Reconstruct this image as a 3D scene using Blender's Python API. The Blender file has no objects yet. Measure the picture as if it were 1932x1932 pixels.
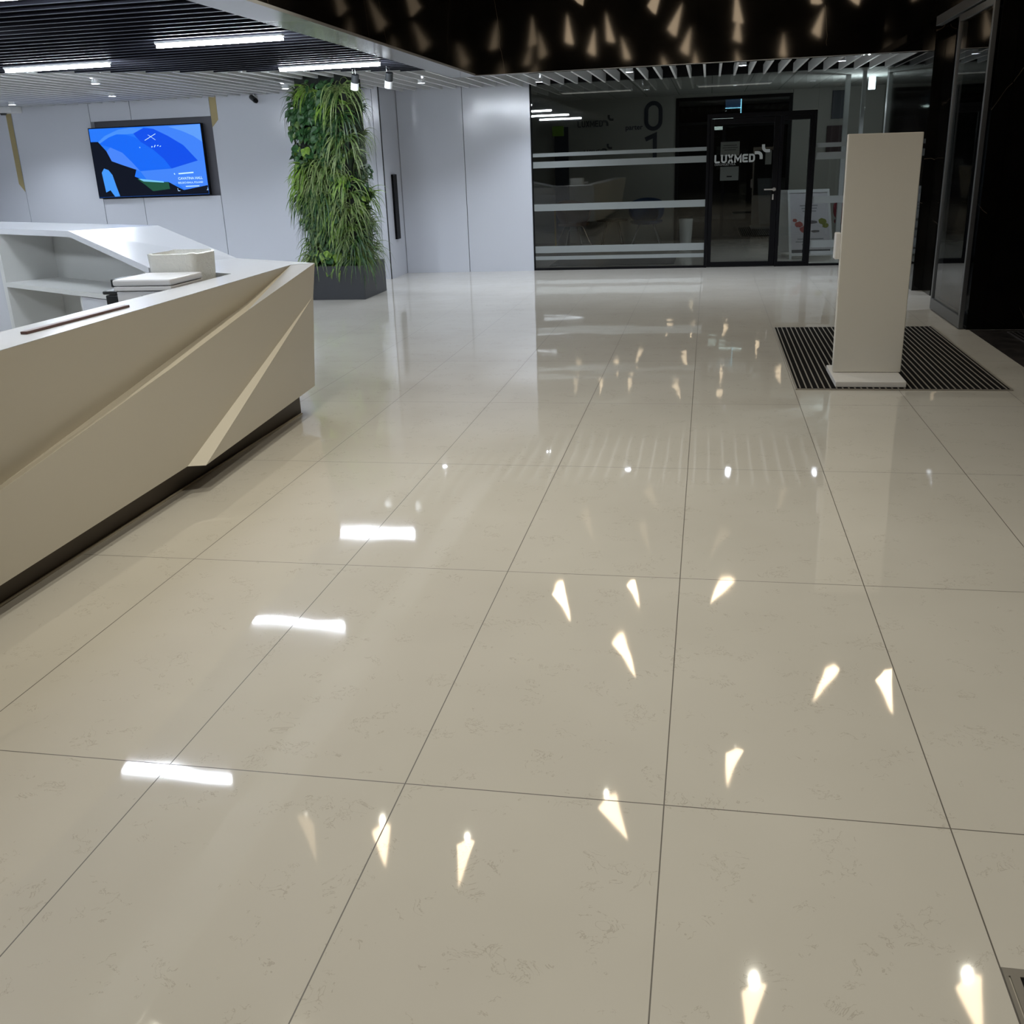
import bpy, bmesh, math, random
from mathutils import Vector, Matrix
S = bpy.context.scene
C = S.collection
random.seed(7)
PI = math.pi

# ------------------------------------------------------------------ camera
cam = bpy.data.cameras.new('camera'); camo = bpy.data.objects.new('camera', cam); C.objects.link(camo)
cam.sensor_width = 36; cam.lens = 36 * 1867.97 / 1932; cam.clip_start = .05; cam.clip_end = 200
R_ = Vector((0.98209132, 0.18487655, -0.03629452)); U_ = Vector((-0.02821752, 0.33480053, 0.94186643)); F_ = Vector((-0.18628044, 0.92397471, -0.33402146))
m = Matrix.Identity(4)
for i in range(3):
    m[i][0] = R_[i]; m[i][1] = U_[i]; m[i][2] = -F_[i]
m[2][3] = 1.6
camo.matrix_world = m
S.camera = camo
# ------------------------------------------------------------------ exposure, world
S.view_settings.view_transform = 'Standard'; S.view_settings.look = 'None'
S.view_settings.gamma = 1; S.view_settings.use_curve_mapping = False
S.view_settings.exposure = 0.5
w = bpy.data.worlds.new('world'); S.world = w; w.use_nodes = True
w.node_tree.nodes['Background'].inputs[0].default_value = (.10, .13, .2, 1)
w.node_tree.nodes['Background'].inputs[1].default_value = .15
S.cycles.max_bounces = 8; S.cycles.transparent_max_bounces = 12
S.cycles.sample_clamp_indirect = 6
COOL = (.83, .91, 1.0); WARM = (1.0, .76, .50)
P_WARM = 8.5      # luminance of the pendants
P_LED = 104.0       # luminance of the LED bars
P_SPOT = 64.0      # downlights (W)
P_FILL = 43.0      # neutral fill spot added inside each pendant (W)

def area(name, loc, size, power, color, rot=(0, 0, 0), sy=None):
    l = bpy.data.lights.new(name, 'AREA'); l.energy = power; l.color = color; l.size = size
    if sy: l.shape = 'RECTANGLE'; l.size_y = sy
    o = bpy.data.objects.new(name, l); C.objects.link(o); o.location = loc; o.rotation_euler = rot
    return o

# ------------------------------------------------------------------ materials
def mat(name, col=(.5, .5, .5), rough=.5, metal=0, spec=.5, emis=None, estr=0, coat=0, coatr=.03, ior=1.5):
    M = bpy.data.materials.new(name); M.use_nodes = True
    b = M.node_tree.nodes['Principled BSDF']
    b.inputs['Base Color'].default_value = (*col, 1); b.inputs['Roughness'].default_value = rough
    b.inputs['Metallic'].default_value = metal; b.inputs['Specular IOR Level'].default_value = spec
    b.inputs['IOR'].default_value = ior
    b.inputs['Coat Weight'].default_value = coat; b.inputs['Coat Roughness'].default_value = coatr
    if emis:
        b.inputs['Emission Color'].default_value = (*emis, 1); b.inputs['Emission Strength'].default_value = estr
    return M
def N(M, t, **k):
    n = M.node_tree.nodes.new(t)
    for a, v in k.items(): setattr(n, a, v)
    return n
def L(M, a, b): M.node_tree.links.new(a, b)
def ramp(M, fac, pts):
    r = N(M, 'ShaderNodeValToRGB'); e = r.color_ramp.elements
    e[0].position, e[0].color = pts[0][0], (*pts[0][1], 1)
    e[1].position, e[1].color = pts[-1][0], (*pts[-1][1], 1)
    for p, c in pts[1:-1]:
        x = e.new(p); x.color = (*c, 1)
    L(M, fac, r.inputs[0]); return r.outputs[0]
def noise(M, vec, scale, detail=2, rough=.5, dist=0):
    n = N(M, 'ShaderNodeTexNoise'); n.inputs['Scale'].default_value = scale; n.inputs['Detail'].default_value = detail
    n.inputs['Roughness'].default_value = rough; n.inputs['Distortion'].default_value = dist
    L(M, vec, n.inputs['Vector']); return n.outputs['Fac']
def mth(M, op, a, b=None, c=None):
    n = N(M, 'ShaderNodeMath', operation=op)
    for i, v in enumerate((a, b, c)):
        if v is None: continue
        if isinstance(v, (int, float)): n.inputs[i].default_value = v
        else: L(M, v, n.inputs[i])
    return n.outputs[0]
def mixc(M, f, a, b):
    n = N(M, 'ShaderNodeMix', data_type='RGBA')
    if isinstance(f, (int, float)): n.inputs[0].default_value = f
    else: L(M, f, n.inputs[0])
    for i, v in ((6, a), (7, b)):
        if isinstance(v, tuple): n.inputs[i].default_value = (*v, 1)
        else: L(M, v, n.inputs[i])
    return n.outputs[2]
def bump(M, h, strength, dist):
    n = N(M, 'ShaderNodeBump'); n.inputs['Strength'].default_value = strength; n.inputs['Distance'].default_value = dist
    L(M, h, n.inputs['Height']); L(M, n.outputs[0], M.node_tree.nodes['Principled BSDF'].inputs['Normal'])
def pos(M): return N(M, 'ShaderNodeNewGeometry').outputs['Position']
def gridline(M, co, origin, period, width):
    f = mth(M, 'FRACT', mth(M, 'ADD', mth(M, 'DIVIDE', mth(M, 'SUBTRACT', co, origin), period), .5 + 100))
    d = mth(M, 'MULTIPLY', mth(M, 'ABSOLUTE', mth(M, 'SUBTRACT', f, .5)), period)
    return mth(M, 'LESS_THAN', d, width / 2)

# polished composite stone floor
M_floor = mat('polished_stone_floor', rough=.03, spec=.95)
P = pos(M_floor); sx = N(M_floor, 'ShaderNodeSeparateXYZ'); L(M_floor, P, sx.inputs[0])
TX0, TY0, TW, TL = -0.7737, 2.2079, 0.70341, 1.49336
gl = mth(M_floor, 'MAXIMUM', gridline(M_floor, sx.outputs[0], TX0, TW, .0034), gridline(M_floor, sx.outputs[1], TY0, TL, .0036))
n1 = noise(M_floor, P, 1.3, 3, .5); n2 = noise(M_floor, P, 13, 4, .62, 1.5); n3 = noise(M_floor, P, 7, 3, .6)
base = ramp(M_floor, n1, [(.3, (.63, .595, .535)), (.7, (.68, .645, .585))])
vein = mth(M_floor, 'LESS_THAN', mth(M_floor, 'ABSOLUTE', mth(M_floor, 'SUBTRACT', n2, .5)), .010)
veing = mth(M_floor, 'MULTIPLY', vein, mth(M_floor, 'GREATER_THAN', n3, .57))
c1 = mixc(M_floor, mth(M_floor, 'MULTIPLY', veing, .36), base, (.33, .28, .22))
c2 = mixc(M_floor, gl, c1, (.10, .085, .07))
bs = M_floor.node_tree.nodes['Principled BSDF']; L(M_floor, c2, bs.inputs['Base Color'])
rr = mth(M_floor, 'ADD', mth(M_floor, 'MULTIPLY', gl, .5), ramp(M_floor, noise(M_floor, P, 2.1, 3), [(.3, (.022,) * 3), (.75, (.05,) * 3)]))
L(M_floor, rr, bs.inputs['Roughness'])
bump(M_floor, noise(M_floor, P, 2.6, 1), .10, .012)

M_bfloor = mat('black_stone_floor', rough=.35)
P = pos(M_bfloor); v = noise(M_bfloor, P, 5, 6, .6, 1.5)
L(M_bfloor, ramp(M_bfloor, v, [(.35, (.012, .011, .012)), (.6, (.035, .03, .03)), (.75, (.06, .052, .05))]), M_bfloor.node_tree.nodes['Principled BSDF'].inputs['Base Color'])

# black marble with thin pale veins, large slabs
def marble(name, axis, origin, period):
    M = mat(name, rough=.05, spec=.32)
    P = pos(M); s = N(M, 'ShaderNodeSeparateXYZ'); L(M, P, s.inputs[0])
    g = gridline(M, s.outputs[axis], origin, period, .006)
    wob = mth(M, 'MULTIPLY', noise(M, P, 1.5, 3, .55), .22)
    msk = noise(M, P, .8, 1); vv = None
    for th, per, off, wd, lo in ((1.12, 2.3, .4, .004, .5), (2.2, 2.9, .9, .004, .47), (1.45, 3.7, 1.7, .003, .42)):
        u = mth(M, 'ADD', mth(M, 'ADD', mth(M, 'MULTIPLY', s.outputs[axis], math.sin(th)), mth(M, 'MULTIPLY', s.outputs[2], math.cos(th))), wob)
        ln = mth(M, 'MULTIPLY', gridline(M, u, off, per, wd), mth(M, 'GREATER_THAN', msk, lo))
        vv = ln if vv is None else mth(M, 'MAXIMUM', vv, ln)
    vv = mth(M, 'MULTIPLY', vv, .5)
    c = mixc(M, vv, ramp(M, noise(M, P, 3, 4), [(.3, (.003, .003, .0028)), (.8, (.008, .007, .006))]), (.20, .16, .12))
    L(M, mixc(M, g, c, (.001, .001, .001)), M.node_tree.nodes['Principled BSDF'].inputs['Base Color'])
    bump(M, noise(M, P, 2, 0), .03, .01)
    return M
M_marbx = marble('black_marble_back', 0, -2.84, 1.33)
M_marby = marble('black_marble_side', 1, 0.3, 1.33)

M_panel = mat('white_lacquer_panel', (.60, .62, .68), .13, spec=.42)
M_seam = mat('panel_seam_black', (.02, .02, .022), .6)
M_white = mat('white_solid_surface', (.60, .61, .64), .26, spec=.42)
M_white_in = mat('white_laminate', (.60, .60, .58), .45)
M_deskf = mat('white_solid_surface_warm_shade', (.64, .595, .51), .33, spec=.4)  # same white desk surface, its warm shaded light put into the colour
M_plinth = mat('brown_plinth', (.11, .085, .06), .5)
M_soffit = mat('glossy_grey_soffit', (.32, .33, .34), .12, spec=.6)
M_black = mat('black_painted_metal', (.004, .004, .005), .45, spec=.1)
M_blackm = mat('matt_black', (.006, .006, .007), .8, spec=.2)
M_dfin = mat('black_baffle_face', (.006, .006, .010), .75, spec=.12)
M_finsheen = mat('baffle_edge_sheen', (.045, .05, .065), .5, spec=.25)  # lighter tone stands for light glancing off the black baffle undersides
M_wfin = mat('light_grey_baffle', (.74, .76, .77), .4)
M_greyframe = mat('grey_aluminium', (.16, .165, .17), .35, metal=.6)
M_steel = mat('brushed_steel', (.36, .34, .31), .45, metal=.8)
M_planter = mat('charcoal_planter', (.026, .028, .032), .45)
M_core = mat('black_planting_felt', (.008, .010, .008), .9)
M_gold = mat('gold_strip', (.42, .34, .17), .45, metal=.25)
M_kiosk = mat('off_white_powder_coat', (.76, .73, .66), .45)
M_kbase = mat('white_base_plate', (.80, .78, .76), .4)
M_wood = mat('dark_reddish_wood', (.10, .045, .035), .4)
M_print = mat('printer_grey_plastic', (.60, .60, .62), .45)
M_print2 = mat('printer_beige_side', (.50, .46, .41), .5)
M_pdark = mat('dark_plastic', (.02, .022, .024), .4)
M_vent = mat('vent_grille_green_grey', (.12, .14, .13), .5)
M_bag = mat('translucent_bin_bag', (.74, .74, .70), .25)
bump(M_bag, noise(M_bag, pos(M_bag), 26, 3, .6, .8), .6, .012)
M_frost = mat('frosted_film', (.24, .26, .26), .7, spec=.3)
M_clwall = mat('clinic_wall', (.34, .33, .30), .7)
M_clceil = mat('clinic_ceiling_tile', (.55, .55, .53), .8)
P = pos(M_clceil); s_ = N(M_clceil, 'ShaderNodeSeparateXYZ'); L(M_clceil, P, s_.inputs[0])
g_ = mth(M_clceil, 'MAXIMUM', gridline(M_clceil, s_.outputs[0], 0, .6, .012), gridline(M_clceil, s_.outputs[1], 15.5, .6, .012))
L(M_clceil, mixc(M_clceil, g_, (.55, .55, .53), (.25, .25, .25)), M_clceil.node_tree.nodes['Principled BSDF'].inputs['Base Color'])
M_navy = mat('navy_lettering', (.012, .016, .03), .5)
M_letter = mat('white_vinyl_lettering', (.42, .45, .45), .6)
M_letterdim = mat('dark_vinyl_lettering', (.05, .055, .055), .6)
M_paper = mat('printed_paper', (.40, .41, .41), .8)
M_ink = mat('ink', (.03, .03, .03), .8)
M_led = mat('led_diffuser', (1, 1, 1), .5, emis=COOL, estr=P_LED)
M_shard = mat('warm_shade', (1, .9, .7), .4, emis=WARM, estr=P_WARM)
M_spotlens = mat('downlight_lens', (1, 1, 1), .4, emis=COOL, estr=60)
M_chrome = mat('chrome', (.7, .7, .72), .12, metal=1)
M_whitem = mat('white_plastic', (.75, .76, .77), .35)
M_blue = mat('blue_shell', (.02, .05, .13), .55)
M_red = mat('dark_red_upholstery', (.16, .012, .02), .7)
M_brown = mat('tan_upholstery', (.16, .085, .055), .7)
M_rubber = mat('black_rubber', (.006, .005, .005), .9, spec=.1)
M_matslat = mat('mat_aluminium_slat', (.36, .33, .29), .45, metal=.35)
M_clmat = mat('clinic_mat_charcoal', (.035, .037, .04), .9)
M_green = mat('lime_sign', (.22, .40, .03), .5)
M_yellow = mat('yellow_pole_paint', (.55, .36, .05), .5)

def glass(name, tint, refl=1.0):
    M = bpy.data.materials.new(name); M.use_nodes = True; nt = M.node_tree; nt.nodes.clear()
    out = nt.nodes.new('ShaderNodeOutputMaterial'); mx = nt.nodes.new('ShaderNodeMixShader')
    tr = nt.nodes.new('ShaderNodeBsdfTransparent'); gl = nt.nodes.new('ShaderNodeBsdfGlossy'); fr = nt.nodes.new('ShaderNodeFresnel')
    tr.inputs[0].default_value = (*tint, 1); gl.inputs['Roughness'].default_value = .012
    gl.inputs[0].default_value = (refl, refl, refl, 1); fr.inputs[0].default_value = 1.65
    nt.links.new(fr.outputs[0], mx.inputs[0]); nt.links.new(tr.outputs[0], mx.inputs[1]); nt.links.new(gl.outputs[0], mx.inputs[2])
    nt.links.new(mx.outputs[0], out.inputs[0]); return M
M_glass = glass('clear_tinted_glass', (.78, .80, .79))
M_glassd = glass('dark_tinted_glass', (.30, .34, .34))

# ------------------------------------------------------------------ mesh helpers
class MB:
    def __init__(s): s.v = []; s.f = []; s.mi = []
    def add(s, vs, fs, mi=0):
        n = len(s.v); s.v += [tuple(q) for q in vs]; s.f += [tuple(n + i for i in f) for f in fs]; s.mi += [mi] * len(fs); return s
    def box(s, x0, x1, y0, y1, z0, z1, mi=0):
        vs = [(x0, y0, z0), (x1, y0, z0), (x1, y1, z0), (x0, y1, z0), (x0, y0, z1), (x1, y0, z1), (x1, y1, z1), (x0, y1, z1)]
        return s.add(vs, [(0, 3, 2, 1), (4, 5, 6, 7), (0, 1, 5, 4), (1, 2, 6, 5), (2, 3, 7, 6), (3, 0, 4, 7)], mi)
    def prism(s, poly, z0, z1, mi=0):      # poly CCW in XY
        n = len(poly); vs = [(x, y, z0) for x, y in poly] + [(x, y, z1) for x, y in poly]
        fs = [tuple(range(n - 1, -1, -1)), tuple(range(n, 2 * n))] + [(i, (i + 1) % n, n + (i + 1) % n, n + i) for i in range(n)]
        return s.add(vs, fs, mi)
    def prismY(s, poly, y0, y1, mi=0):     # poly in XZ, extruded along Y
        n = len(poly); vs = [(x, y0, z) for x, z in poly] + [(x, y1, z) for x, z in poly]
        fs = [tuple(range(n)), tuple(range(2 * n - 1, n - 1, -1))] + [(i, n + i, n + (i + 1) % n, (i + 1) % n) for i in range(n)]
        return s.add(vs, fs, mi)
    def cyl(s, a, b, r0, r1=None, n=16, mi=0, caps=True):
        r1 = r0 if r1 is None else r1
        a = Vector(a); b = Vector(b); d = (b - a).normalized()
        u = d.orthogonal().normalized(); v = d.cross(u)
        vs = []
        for c, r in ((a, r0), (b, r1)):
            for i in range(n):
                t = 2 * PI * i / n; vs.append(c + u * (r * math.cos(t)) + v * (r * math.sin(t)))
        fs = [(i, (i + 1) % n, n + (i + 1) % n, n + i) for i in range(n)]
        if caps: fs += [tuple(range(n - 1, -1, -1)), tuple(range(n, 2 * n))]
        return s.add(vs, fs, mi)
    def build(s, name, mats, parent=None, bevel=0, smooth=False, loc=None):
        me = bpy.data.meshes.new(name); me.from_pydata(s.v, [], s.f); me.validate()
        if not isinstance(mats, (list, tuple)): mats = [mats]
        for m_ in mats: me.materials.append(m_)
        if len(me.polygons) == len(s.mi):
            me.polygons.foreach_set('material_index', s.mi)
        bm = bmesh.new(); bm.from_mesh(me); bmesh.ops.recalc_face_normals(bm, faces=bm.faces); bm.to_mesh(me); bm.free()
        if smooth: me.polygons.foreach_set('use_smooth', [True] * len(me.polygons))
        o = bpy.data.objects.new(name, me); C.objects.link(o)
        if loc: o.location = loc
        if parent: o.parent = parent; 
        if parent and loc is None: pass
        if bevel:
            b = o.modifiers.new('bevel', 'BEVEL'); b.width = bevel; b.segments = 2; b.limit_method = 'ANGLE'
        return o
def empty(name, loc, label, cat, group=None, rz=0):
    o = bpy.data.objects.new(name, None); C.objects.link(o); o.location = loc; o.rotation_euler = (0, 0, rz)
    o.empty_display_size = .1
    o['label'] = label; o['category'] = cat
    if group: o['group'] = group
    return o
def tag(o, label, cat, group=None):
    o['label'] = label; o['category'] = cat
    if group: o['group'] = group
    return o
def struct(o): o['kind'] = 'structure'; return o
def adopt(child, parent):   # keep world placement; parent has location only (plus optional rotation)
    child.parent = parent
    child.matrix_parent_inverse = Matrix.Translation(parent.location).inverted() if parent.rotation_euler.z == 0 else (Matrix.Translation(parent.location) @ parent.rotation_euler.to_matrix().to_4x4()).inverted()
    return child
def copy_tree(o, parent=None):
    c = o.copy(); C.objects.link(c); c.parent = parent
    if parent: c.matrix_parent_inverse = o.matrix_parent_inverse.copy()
    for ch in list(o.children): copy_tree(ch, c)
    return c
def text(name, body, size, loc, rot, M, parent=None, depth=.002, offset=0, ax='CENTER', sx=1.0):
    cu = bpy.data.curves.new(name, 'FONT'); cu.body = body; cu.size = size; cu.align_x = ax; cu.align_y = 'CENTER'
    cu.extrude = depth; cu.offset = offset
    t = bpy.data.objects.new(name + '_tmp', cu); C.objects.link(t)
    bpy.context.view_layer.update()
    me = bpy.data.meshes.new_from_object(t); bpy.data.objects.remove(t); me.name = name
    me.materials.clear(); me.materials.append(M)
    o = bpy.data.objects.new(name, me); C.objects.link(o); o.location = loc; o.rotation_euler = rot; o.scale = (sx, 1, 1)
    if parent: adopt(o, parent)
    return o
FRONT = (PI / 2, 0, 0)   # text facing -Y

# ------------------------------------------------------------------ setting: floor, walls, ceilings
struct(MB().prism([(-11.6, -6.2), (2.36, -6.2), (2.36, 9.66), (5.2, 9.66), (5.2, 15.39), (2.36, 15.39), (2.36, 26), (-3.6, 26), (-3.6, 15.5), (-11.6, 15.5)], -.1, 0).build('floor', M_floor))
struct(MB().box(2.36, 5.2, -6.2, 9.66, -.1, -.001).build('floor', M_bfloor))

ZC = 2.60
# back left wall (panels with black seams and the screen niche)
b = MB()
Yt = 14.52
b.box(-11.6, -4.74, Yt + .12, Yt + .2, 0, 2.95, 1)
def wp(x0, x1, z0, z1): b.box(x0 + .005, x1 - .005, Yt, Yt + .1, z0 + .004, z1 - .004, 0)
wp(-11.6, -10.45, 0, 2.95); wp(-10.45, -9.145, 0, 2.95)
wp(-9.145, -8.47, 0, 1.275); wp(-8.47, -7.195, 0, 1.275)
wp(-9.145, -8.47, 2.375, 2.95); wp(-8.47, -7.195, 2.375, 2.95)
wp(-7.195, -4.722, 0, 2.95)
b.box(-9.145, -7.195, Yt + .095, Yt + .13, 1.27, 2.38, 2)
struct(b.build('wall_back_left', [M_panel, M_seam, mat('niche_dark_grey', (.13, .13, .15), .4)]))
# return wall and deep wall
b = MB(); b.box(-4.72, -4.617, Yt, 15.45, 0, 2.95, 0); b.box(-4.629, -4.613, Yt - .002, Yt + .006, 0, 2.95, 1)
struct(b.build('wall_return', [M_panel, M_seam]))
b = MB(); b.box(-4.72, -2.6, 15.40, 15.5, 0, 2.95, 1)
b.box(-4.610, -3.612, 15.34, 15.41, 0, 2.95, 0); b.box(-3.603, -2.603, 15.34, 15.41, 0, 2.95, 0); b.box(-2.607, -2.6, 15.335, 15.5, 0, 2.95, 0)
struct(b.build('wall_back_middle', [M_panel, M_seam]))
# outer walls of the lobby
struct(MB().box(-11.7, -11.6, -6.2, 14.7, 0, 2.95).build('wall_left', M_panel))
struct(MB().box(-11.7, 5.2, -6.3, -6.2, 0, 4.8).build('wall_front', mat('dark_wall', (.02, .018, .016), .6)))
struct(MB().box(5.2, 5.3, -6.2, 15.5, 0, 4.8).build('wall_right', M_marby))
# high hall lid + plenum over the low ceiling
struct(MB().box(-3.1, 5.3, -6.2, 13, 4.72, 4.82).build('ceiling', M_blackm))
struct(MB().prism([(-11.6, -6.2), (-3.1, -6.2), (-3.1, 12.9), (5.2, 12.9), (5.2, 15.5), (-11.6, 15.5)], 2.93, 3.0).build('ceiling', M_blackm))
# black marble bulkheads
struct(MB().box(-3.12, -2.83, -6.2, 12.8, ZC + .012, 4.72).build('wall_bulkhead_left', M_marby))
struct(MB().box(-3.12, 5.2, 12.8, 13.0, ZC - .005, 4.72).build('wall_bulkhead_back', M_marbx))
struct(MB().box(-3.14, -2.825, -6.2, 12.8, ZC - .012, ZC + .010).build('trim_1', M_soffit))
struct(MB().box(-3.14, 2.36, 12.8, 12.86, ZC - .012, ZC - .004).build('trim_2', M_soffit))
# pier, right hand walls
struct(MB().box(2.36, 2.60, 12.45, 15.5, 0, 4.7).build('wall_pier', M_marby))
struct(MB().box(2.47, 2.80, 11.98, 12.44, 0, 4.7).build('wall_pier', M_marbx))
struct(MB().box(2.335, 5.2, 9.66, 9.9, 0, 4.7).build('wall_entrance', M_marbx))
struct(MB().box(2.33, 2.47, 9.901, 12.79, 2.86, 4.7).build('wall_entrance_head', M_marby))
# low ceiling of the entrance recess
struct(MB().box(2.47, 5.2, 9.9, 12.8, 2.80, 2.86).build('ceiling', M_blackm))
# header over the clinic front
struct(MB().box(-2.6, 2.36, 15.36, 15.46, ZC + .03, 2.93).build('trim_3', M_blackm))

# ------------------------------------------------------------------ ceiling baffles
def diagY(x): return min(12.62, 9.93 + .645 * (x + 6.89))
y = 2.2; i = 0
while y < 12.5:
    x0 = max(-11.6, -6.89 + (y - 9.93) / .645)
    bb = MB(); bb.box(x0, -3.145, y, y + .022, ZC + .026, ZC + .15, 0); bb.box(x0, -3.145, y, y + .022, ZC + .024, ZC + .0259, 1)
    tag(bb.build('dark_ceiling_baffle', [M_dfin, M_finsheen]), 'long dark ceiling baffle with a thin light lower edge, above the reception desk', 'ceiling baffle', 'dark baffles over the reception desk')
    y += .19; i += 1
xb = -11.5
k = 0
while xb < 2.33:
    y0 = diagY(xb) + .03 if xb < -2.84 else 13.01
    y1 = 14.50 if xb < -4.72 else 15.33
    if y1 - y0 > .1:
        if xb < -2.84: lab = ('light grey ceiling baffle running towards the white panelled wall', 'light baffles in front of the white wall')
        else: lab = ('light grey ceiling baffle above the front of the glass partition', 'light baffles above the glass front')
        bb = MB(); bb.box(xb - .014, xb + .014, y0, y1, ZC + (.027 if xb < -2.84 else .005), ZC + .125)
        tag(bb.build('light_ceiling_baffle', M_wfin), lab[0], 'ceiling baffle', lab[1])
    xb += .2

# ------------------------------------------------------------------ LED bar lights
def led(x, y, label):
    t = empty('linear_ceiling_light', (x, y, ZC), label, 'ceiling light', 'linear LED bars over the reception desk')
    bb = MB(); n = 8; r = .019
    # stadium shaped diffuser
    pts = []
    for s_, x_ in ((1, .55 - r), (-1, -.55 + r)):
        for q in range(n + 1):
            a = -PI / 2 + PI * q / n
            pts.append((x_ + s_ * r * math.cos(a), s_ * r * math.sin(a)))
    bb.prism(pts, -.028, 0.0)
    adopt(bb.build('diffuser', M_led, loc=(x, y, ZC)), t)
    h_ = MB(); h_.box(-.55, .55, -.033, .033, 0.001, .017)
    adopt(h_.build('housing', M_whitem, loc=(x, y, ZC)), t)
led(-3.91, 10.70, 'lit white LED bar light above the green plant column')
led(-3.91, 8.20, 'lit white LED bar light nearest the grey soffit edge, over the desk end')
led(-6.10, 9.28, 'lit white LED bar light furthest left, before the blue screen')
for x_, y_ in ((-3.87, 5.68), (-3.87, 3.2), (-6.1, 6.8), (-6.1, 4.3), (-8.3, 8.0), (-8.3, 5.5)):
    led(x_, y_, 'lit LED bar light over the reception area, seen only as a reflection')

# ------------------------------------------------------------------ recessed downlights
def down(x, y, label, z=ZC - .005, power=P_SPOT, group='round downlights in the ceiling'):
    t = empty('recessed_downlight', (x, y, z), label, 'downlight', group)
    rg = MB(); n = 20; vs = []; 
    for r, zz in ((.058, 0), (.044, -.004), (.044, .05), (.058, .05)):
        for q in range(n): vs.append((r * math.cos(2 * PI * q / n), r * math.sin(2 * PI * q / n), zz))
    fs = []
    for j in range(3):
        for q in range(n): fs.append((j * n + q, j * n + (q + 1) % n, (j + 1) * n + (q + 1) % n, (j + 1) * n + q))
    rg.add(vs, fs); adopt(rg.build('ring', M_whitem, loc=(x, y, z)), t)
    ln = MB(); ln.cyl((0, 0, .012), (0, 0, .03), .043, n=20); adopt(ln.build('lens', M_spotlens, loc=(x, y, z)), t)
    l = bpy.data.lights.new('downlight_beam', 'SPOT'); l.energy = power; l.color = COOL; l.spot_size = math.radians(126); l.spot_blend = .8; l.shadow_soft_size = .05
    o = bpy.data.objects.new('downlight_beam', l); C.objects.link(o); o.location = (x, y, z - .02); adopt(o, t)
down(-2.30, 14.4, 'bright round downlight just left of the clinic glass corner')
down(-1.02, 13.55, 'round downlight hanging before the glass pane left of the door')
down(.36, 13.5, 'round downlight above the clinic door')
down(1.53, 13.6, 'round downlight above the A-board side of the clinic front')
down(-3.70, 13.5, 'round downlight between the plant column and the clinic')
down(-5.45, 13.2, 'round downlight touching the left edge of the plant column')
down(-7.75, 12.9, 'round downlight lower of two before the blue screen')
down(-6.85, 11.1, 'round downlight upper of two before the blue screen')
down(-9.2, 11.2, 'round downlight at the far left of the ceiling')
down(-9.6, 13.4, 'round downlight above the left white wall')

# ------------------------------------------------------------------ track spot heads in front of plant column
def head(x, y, tilt, label):
    t = empty('spotlight_head', (x, y, ZC - .11), label, 'spotlight', 'spotlights before the plant column')
    a = Vector((0, 0, 0)); d = Vector((math.sin(tilt), .35, -1)).normalized()
    s_ = MB(); s_.cyl((-.02, 0, .02), (-.02, 0, .128), .006, n=10); s_.cyl((.01, 0, .02), (.01, 0, .128), .004, n=8); adopt(s_.build('stem', M_chrome, loc=t.location), t)
    b1 = MB(); b1.cyl(a - d * .07, a + d * .015, .04, .042, 20); adopt(b1.build('lamp_body', M_pdark, loc=t.location), t)
    b2 = MB(); b2.cyl(a + d * .016, a + d * .09, .044, .044, 20); adopt(b2.build('lamp_collar', M_whitem, loc=t.location), t)
head(-3.86, 11.335, -.28, 'left of the two black and white spotlights before the plant column')
head(-3.47, 11.335, -.28, 'right of the two black and white spotlights before the plant column')

# ------------------------------------------------------------------ warm shard pendants of the high hall
shp = MB()
def shard(w_, h_, fl):
    s_ = MB()
    vs = [(0, 0, h_), (-w_, -w_ * fl, .05), (w_, -w_ * fl * .6, -.01), (w_ * .25, w_ * fl * 1.2, .07), (w_ * .15, 0, .0)]
    fs = [(0, 1, 2), (0, 2, 3), (0, 3, 1), (4, 2, 1), (4, 3, 2), (4, 1, 3)]
    s_.add(vs, fs); return s_
pend = [(-.85, 11.75), (-.87, 10.1), (-1.75, 11.4), (.39, 11.9), (1.42, 9.65), (.38, 8.0), (1.9, 9.6), (-.70, 7.1), (-1.77, 6.4), (.43, 5.25), (1.79, 5.5), (-.57, 3.5), (-1.75, 2.8),
        (.66, -1.5), (-.4, -1.3), (-1.1, -1.8), (1.5, 1.4), (-2.5, 6.5), (-2.35, 4.3)]  # last pendant added over the desk edge to light its grooves
leans = [.3, .5, .4, -.6, -.45, -.15, .35, .45, -.2, 0, .3]
protos = []
for i, (x_, y_) in enumerate(pend):
    t = empty('shard_pendant_light', (x_, y_, 3.5), 'warm glowing shard shaped pendant light hung in the high hall', 'pendant light', 'warm shard pendants in the high hall')
    if i < 4: protos.append(shard(.07 + .008 * i, .5, .7 - .08 * i))
    src = protos[i % 4]
    if i < 4: me_o = src.build('lamp_shade', M_shard); sh = me_o
    else: sh = bpy.data.objects.new('lamp_shade', bpy.data.objects[shn[i % 4]].data); C.objects.link(sh)
    if i < 4:
        if i == 0: shn = []
        shn.append(sh.name)
    tl = math.atan(leans[i]) * .9 if i < len(leans) else random.uniform(-.38, .38); tl2 = random.uniform(-.15, .15); rz = random.uniform(0, 6.28)
    sh.parent = t; sh.rotation_euler = (tl2, tl, 0)
    R3 = sh.rotation_euler.to_matrix(); tp = R3 @ Vector((0, 0, .5))
    wv = MB(); wv.cyl((tp.x, tp.y, tp.z - .005), (tp.x, tp.y, 1.22), .003, n=6); wi = wv.build('wire', M_black); wi.parent = t
    l = bpy.data.lights.new('pendant_fill', 'SPOT'); l.energy = P_FILL * (.44 if y_ > 6.9 else .80 if y_ > 4.5 else 1.5); l.color = (1, .955, .80); l.spot_size = math.radians(116); l.spot_blend = .9; l.shadow_soft_size = .008  # added fill spot, power graded along the hall to set floor brightness
    o = bpy.data.objects.new('pendant_fill', l); C.objects.link(o); o.location = (0, 0, -.014); o.parent = t

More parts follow.
